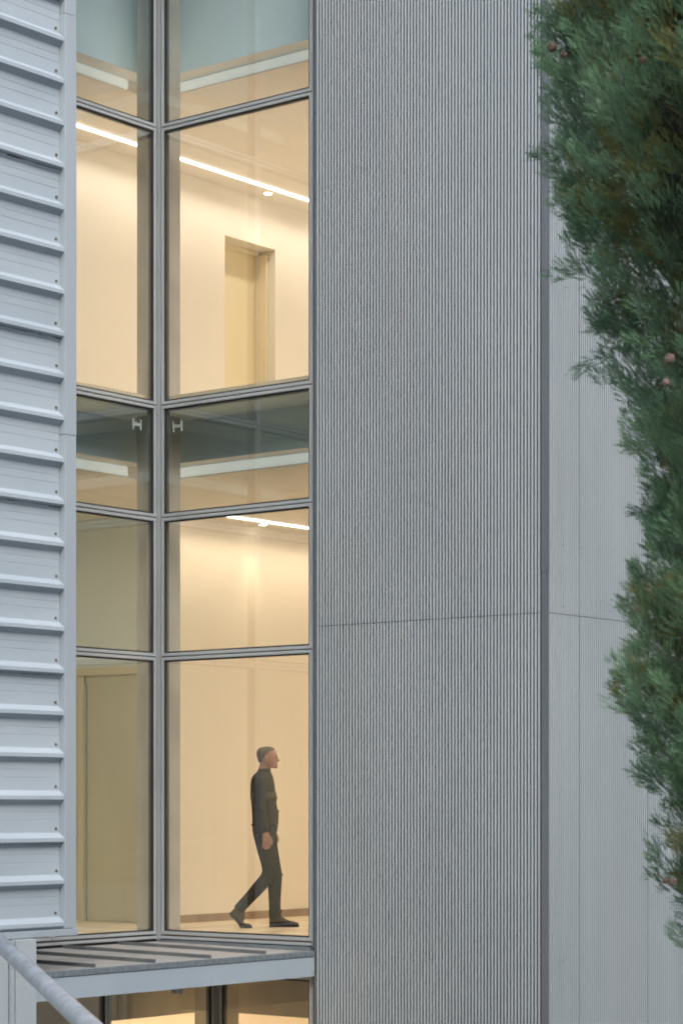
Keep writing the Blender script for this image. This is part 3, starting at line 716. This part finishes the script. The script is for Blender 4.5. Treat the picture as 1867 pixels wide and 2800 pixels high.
# soft folds
for (x, y, d, a_) in ((560, 800, -.262, .02), (590, 870, -.28, .022), (610, 980, -.27, .02), (720, 760, -.04, .03), (735, 900, .02, .03), (520, 1040, -.08, .03), (700, 1040, -.12, .03)):
    blob(b, x, y, d, a_ * 1.3, a_, a_ * .55, 10, 6)
o = b.build('jacket', M['jacket'], per, smooth=True); soften(o, .008, 3)
b = MB(); limb(b, [(606, 705, 0, .1275, .2085), (611, 790, 0, .128, .200)], 28, horiz=True)
b.build('chest_band', M['band'], o, smooth=True)
# trousers
b = MB()
limb(b, [(615, 1060, 0, .112, .165), (620, 1130, 0, .114, .168), (625, 1190, 0, .108, .160)], 22, horiz=True)
limb(b, [(640, 1130, .08, .098, .085), (662, 1300, .085, .088, .086), (696, 1430, .088, .077, .078), (722, 1540, .09, .070, .070), (727, 1600, .09, .068, .068), (722, 1720, .09, .066, .066), (722, 1840, .09, .058, .060), (724, 1950, .09, .058, .060), (728, 2008, .09, .062, .064)], 18)
limb(b, [(606, 1130, -.08, .095, .085), (634, 1280, -.085, .088, .086), (662, 1420, -.088, .076, .078), (672, 1520, -.09, .070, .070), (640, 1600, -.09, .066, .068), (560, 1690, -.09, .064, .064), (470, 1790, -.09, .056, .058), (400, 1866, -.09, .055, .056), (352, 1922, -.09, .056, .058)], 18)
for (x, y, d, a_) in ((790, 1560, .09, .020), (668, 1560, .09, .018), (664, 1620, .09, .018), (676, 1960, .09, .018), (786, 1940, .09, .018), (664, 1470, .09, .02), (640, 1540, -.09, .02), (560, 1240, -.06, .03), (405, 1830, -.09, .022)):
    blob(b, x, y, d, a_ * 1.2, a_, a_ * .6, 10, 6)
o = b.build('trousers', M['trouser'], per, smooth=True); soften(o, .008, 3)
# boots: rings along the length (metres): position, half width, top height
def boot(x0, y0, d, bend, name='boot'):
    prof = [(.000, .020, .095), (.012, .033, .118), (.040, .037, .128), (.085, .038, .124), (.115, .040, .105), (.145, .043, .080), (.180, .047, .062), (.215, .048, .054), (.250, .044, .047), (.278, .034, .040), (.292, .018, .030)]
    def tr(l_, h_):
        if l_ < .20 and bend:
            a_ = bend * min(1, (.20 - l_) / .05) if l_ > .15 else bend
            dx, dz = l_ - .20, h_
            l2 = .20 + dx * math.cos(a_) + dz * math.sin(a_) * .9; h2 = -dx * math.sin(a_) + dz * math.cos(a_)
            return l2, h2
        return l_, h_
    up = MB(); so_ = MB(); ru = []; rs_ = []
    for (l_, hw, th) in prof:
        ring = []
        for k in range(14):
            an = 2 * math.pi * k / 14; hh = .014 + (th * 1.12 - .014) * (.5 - .5 * math.cos(an)) ; wd_ = math.sin(an) * hw * (1.0 if hh < th * .6 else .86)
            l2, h2 = tr(l_, hh); ring.append(pw(x0 + l2 * 1066, y0 - h2 * 1066, d + wd_))
        ru.append(ring)
        ring = []
        for (hh, wd_) in ((.0, -1), (.0, 1), (.018, 1.08), (.018, -1.08)):
            l2, h2 = tr(l_, hh); ring.append(pw(x0 + l2 * 1066, y0 - h2 * 1066, d + wd_ * hw))
        rs_.append(ring)
    up.loft(ru); U = up.build(name, M['shoe'], per, smooth=True); q = U.modifiers.new('sub', 'SUBSURF'); q.levels = 1; q.render_levels = 1
    so_.loft(rs_); so_.build('sole', M['sole'], U)
boot(664, 2105, .09, 0)
boot(184, 2116, -.09, R(48))

# ------------------------------------------------------------------ cypress in the right foreground
XC, ZCN = 2.2, 7.0
tree = thing('cypress_tree', cw(XC, ZCN, TZ), 'dark green cypress with feathery sprays and small cones, blurred in the right foreground', 'tree')
# trunk and inner limbs
tb = MB(); nseg = 14; rings = []
for i in range(nseg + 1):
    h = i / nseg * 7.2; r = .17 * (1 - h / 7.6) + .012
    c = Vector(cw(XC + .03 * math.sin(h * 2), ZCN + .03 * math.cos(h * 1.6), TZ + h))
    rings.append([c + Vector((math.cos(a_ * math.pi / 6) * r * (1 + .12 * math.sin(a_ * 2.3 + h)), math.sin(a_ * math.pi / 6) * r, 0)) for a_ in range(12)])
tb.loft(rings); tb.build('trunk', M['bark'], tree, smooth=True)
ys_ = [-1200, -800, -400, -150, 0, 130, 260, 400, 600, 850, 1000, 1100, 1200, 1350, 1500, 1560, 1610, 1700, 1800, 1900, 2000, 2100, 2200, 2265, 2330, 2400, 2450, 2550, 2650, 2800, 3100]
xs_ = [1780, 1600, 1510, 1490, 1488, 1452, 1492, 1486, 1540, 1605, 1705, 1752, 1735, 1735, 1785, 1806, 1740, 1702, 1668, 1682, 1716, 1768, 1815, 1880, 1800, 1786, 1816, 1838, 1890, 1990, 2200]
zt_ = np.array([(2200 - y) / 6325 * 7 for y in ys_])[::-1]; xt_ = np.array([(x - 933.5) / 6325 * 7 for x in xs_])[::-1]
def Rz(z): return XC - np.interp(z, zt_, xt_)
ph_ = rng.uniform(0, 6.28, 12)
lobe_t = rng.uniform(math.pi * .82, math.pi * 1.48, 230); lobe_z = rng.uniform(-.7, 3.0, 230); lobe_w = rng.uniform(.07, .14, 230)
def bumps(th, z):
    """plume-shaped lobes on the crown, 0 in the gaps to 1 on the lobes"""
    dx = (th[:, None] - lobe_t[None]) * 1.45; dz = z[:, None] - lobe_z[None]
    q = dx * dx / (lobe_w[None] ** 2 * .55) + dz * dz / (lobe_w[None] ** 2 * 1.9)
    return np.exp(-q * .5).max(1)
def lump(th, z):
    """uneven crown: calmer near the left outline"""
    wgt = np.clip(np.abs(((th - math.pi * 1.02 + math.pi) % (2 * math.pi)) - math.pi) / .5, 0, 1)
    n_ = .05 * np.sin(5 * th + 2.2 * z + ph_[0]) + .04 * np.sin(9 * th - 3.4 * z + ph_[1])
    return n_ * wgt + (bumps(th, z) - .72) * (.09 + .17 * wgt)
# template spray: a thin twig with slim blades along it, 1 unit long
def template(nb, seed):
    r_ = np.random.default_rng(seed); T = []
    def blade(p, d, L_, w_):
        d = d / np.linalg.norm(d); s_ = np.cross(d, r_.normal(size=3)); s_ /= np.linalg.norm(s_)
        T.append([p - s_ * w_ / 2, p + s_ * w_ / 2, p + d * L_])
    blade(np.zeros(3), np.array([0, 0, 1.]), 1.0, .055)
    for i in range(nb):
        t_ = .12 + .8 * i / nb; an = i * 2.4 + r_.uniform(-.4, .4)
        d = np.array([math.cos(an) * .62, math.sin(an) * .62, 1.0]); blade(np.array([0, 0, t_]), d, .42 * (1 - t_ * .45) * r_.uniform(.75, 1.2), .05)
    return np.array(T)
TPL = [template(13, i) for i in range(5)]
verts = []; tints = []
def sprays(base, axis, length, tint):
    """base (N,3), axis (N,3) unit, length (N), tint (N,3)"""
    N = len(base); hv = rng.normal(size=(N, 3)); s_ = np.cross(axis, hv); s_ /= np.linalg.norm(s_, axis=1)[:, None]; t_ = np.cross(axis, s_)
    F_ = np.stack([s_, t_, axis], axis=1)            # N,3,3 rows are the local axes
    idx = rng.integers(0, 5, N)
    for q in range(5):
        mk = idx == q
        if not mk.any(): continue
        V = np.einsum('tij,njk->ntik', TPL[q], F_[mk]) * length[mk][:, None, None, None] + base[mk][:, None, None, :]
        verts.append(V.reshape(-1, 3).astype(np.float32)); tints.append(np.repeat(tint[mk], TPL[q].shape[0], axis=0))
def plumes(n, th0, th1, z0, z1, inset, nsp, scale, olive, spread=1.0):
    th = rng.uniform(th0, th1, n); z = rng.uniform(z0, z1, n)
    r = Rz(z) + .055 + lump(th, z) - inset - rng.uniform(0, .05, n)
    r = np.maximum(r, .08)
    keep = r > .05; th, z, r = th[keep], z[keep], r[keep]; n = len(th)
    outw = np.stack([np.cos(th), np.sin(th), np.zeros(n)], 1)
    up = np.array([0, 0, 1.])
    ax = outw * rng.uniform(.5, .85, n)[:, None] + up * rng.uniform(.55, 1.05, n)[:, None] + rng.normal(size=(n, 3)) * .30
    ax /= np.linalg.norm(ax, axis=1)[:, None]
    L_ = rng.uniform(.11, .18, n) * scale
    p0 = np.stack([XC + r * np.cos(th), ZCN + r * np.sin(th), z], 1)
    # colour of the whole plume: blue green, mid green or olive, gaps darkened as shade
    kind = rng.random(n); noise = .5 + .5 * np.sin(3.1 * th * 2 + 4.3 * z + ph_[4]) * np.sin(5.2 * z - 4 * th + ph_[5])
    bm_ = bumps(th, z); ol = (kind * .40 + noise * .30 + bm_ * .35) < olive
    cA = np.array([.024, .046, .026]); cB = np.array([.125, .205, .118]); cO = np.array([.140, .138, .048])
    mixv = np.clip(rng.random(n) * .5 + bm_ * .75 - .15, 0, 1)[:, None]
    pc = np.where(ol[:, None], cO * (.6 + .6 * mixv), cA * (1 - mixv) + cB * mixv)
    rep = np.repeat(np.arange(n), nsp); N = len(rep)
    s_ = rng.uniform(0, 1, N) ** .8
    rad = rng.normal(size=(N, 3)); rad -= (rad * ax[rep]).sum(1)[:, None] * ax[rep]; rad /= np.linalg.norm(rad, axis=1)[:, None]
    off = (.042 * spread * scale) * (1 - .65 * s_) * rng.uniform(.1, 1, N)
    base = p0[rep] + ax[rep] * (L_[rep] * s_ * .82)[:, None] + rad * off[:, None]
    d = ax[rep] * 1.0 + rad * (.55 * (1 - .5 * s_))[:, None] + rng.normal(size=(N, 3)) * .16 + up * .12
    d /= np.linalg.norm(d, axis=1)[:, None]
    ln = rng.uniform(.022, .042, N) * scale
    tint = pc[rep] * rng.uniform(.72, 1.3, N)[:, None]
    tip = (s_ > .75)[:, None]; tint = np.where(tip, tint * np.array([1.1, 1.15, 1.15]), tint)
    wv = np.empty_like(base); wv[:, 0] = base[:, 0] * CA - base[:, 1] * SA; wv[:, 1] = base[:, 0] * SA + base[:, 1] * CA; wv[:, 2] = base[:, 2] + E
    dw = np.empty_like(d); dw[:, 0] = d[:, 0] * CA - d[:, 1] * SA; dw[:, 1] = d[:, 0] * SA + d[:, 1] * CA; dw[:, 2] = d[:, 2]
    sprays(wv, dw, ln, tint)
PI = math.pi
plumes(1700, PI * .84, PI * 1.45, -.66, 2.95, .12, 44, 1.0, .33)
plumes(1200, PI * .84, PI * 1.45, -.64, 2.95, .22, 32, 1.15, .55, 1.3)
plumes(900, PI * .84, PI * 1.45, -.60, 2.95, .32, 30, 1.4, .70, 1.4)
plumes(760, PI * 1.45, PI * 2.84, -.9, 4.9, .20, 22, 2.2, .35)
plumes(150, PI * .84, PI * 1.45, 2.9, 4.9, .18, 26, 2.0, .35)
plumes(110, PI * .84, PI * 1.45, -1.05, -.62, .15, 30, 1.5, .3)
Vv = np.concatenate(verts); Tt = np.concatenate(tints).astype(np.float32); nt_ = len(Vv) // 3
me = bpy.data.meshes.new('foliage'); me.vertices.add(nt_ * 3); me.vertices.foreach_set('co', Vv.ravel())
me.loops.add(nt_ * 3); me.loops.foreach_set('vertex_index', np.arange(nt_ * 3, dtype=np.int32))
me.polygons.add(nt_); me.polygons.foreach_set('loop_start', np.arange(0, nt_ * 3, 3, dtype=np.int32))
me.update()
at = me.attributes.new('tint', 'FLOAT_COLOR', 'FACE'); at.data.foreach_set('color', np.concatenate([Tt, np.ones((nt_, 1), np.float32)], 1).ravel())
me.materials.append(M['leaf'])
o = bpy.data.objects.new('foliage', me); COL.objects.link(o); o.parent = tree; o.matrix_parent_inverse = Matrix.Translation(-tree.location); o['kind'] = 'stuff'
# solid core added to stop see-through, the crown's inner shade in its colour
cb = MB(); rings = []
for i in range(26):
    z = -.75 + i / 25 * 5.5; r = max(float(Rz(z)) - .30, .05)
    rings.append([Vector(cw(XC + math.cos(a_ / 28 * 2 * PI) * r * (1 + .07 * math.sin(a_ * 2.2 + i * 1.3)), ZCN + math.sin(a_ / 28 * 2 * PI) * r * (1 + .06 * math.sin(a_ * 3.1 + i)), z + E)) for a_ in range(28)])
cb.loft(rings); cb.build('dark_core', mat('dark_core', (.020, .022, .012), (.05, .045, .02), rough=.95, scale=(30, 30, 30), bump=1, bscale=50), tree)
# limbs
for i in range(26):
    th = rng.uniform(0, 2 * PI); h = rng.uniform(-.9, 3.2); r = float(Rz(h + .3)) - .12
    a_ = cw(XC, ZCN, h + E - .2); b__ = cw(XC + math.cos(th) * r, ZCN + math.sin(th) * r, h + E + .35)
    MB().cyl(a_, b__, .022, .005, n=7).build('branch', M['bark'], tree)
# woody cones
def cone_at(x, y, Z, r):
    c = Vector(cw((x - 933.5) / 6325 * Z, Z, zz((2200 - y) / 6325 * Z)))
    bm = bmesh.new(); bmesh.ops.create_icosphere(bm, subdivisions=2, radius=r)
    for v in bm.verts: v.co *= 1 + random.uniform(-.05, .08)
    for f in list(bm.faces)[::2]:
        pass
    r_ = bmesh.ops.inset_individual(bm, faces=bm.faces[:], thickness=r * .06, depth=-r * .05)
    m_ = bpy.data.meshes.new('cone'); bm.to_mesh(m_); bm.free(); m_.materials.append(M['cone'])
    o_ = bpy.data.objects.new('cone', m_); COL.objects.link(o_); o_.location = c; o_.rotation_euler = (random.random() * 3, random.random() * 3, 0)
    o_.parent = tree; o_.matrix_parent_inverse = Matrix.Translation(-tree.location)
for (x, y, Z, r) in ((1509, 128, 6.62, .015), (1540, 150, 6.68, .011), (1756, 164, 6.22, .010), (1830, 980, 6.08, .014), (1820, 1045, 6.10, .011), (1838, 2412, 6.45, .012), (1818, 2408, 6.5, .009)):
    cone_at(x, y, Z, r)
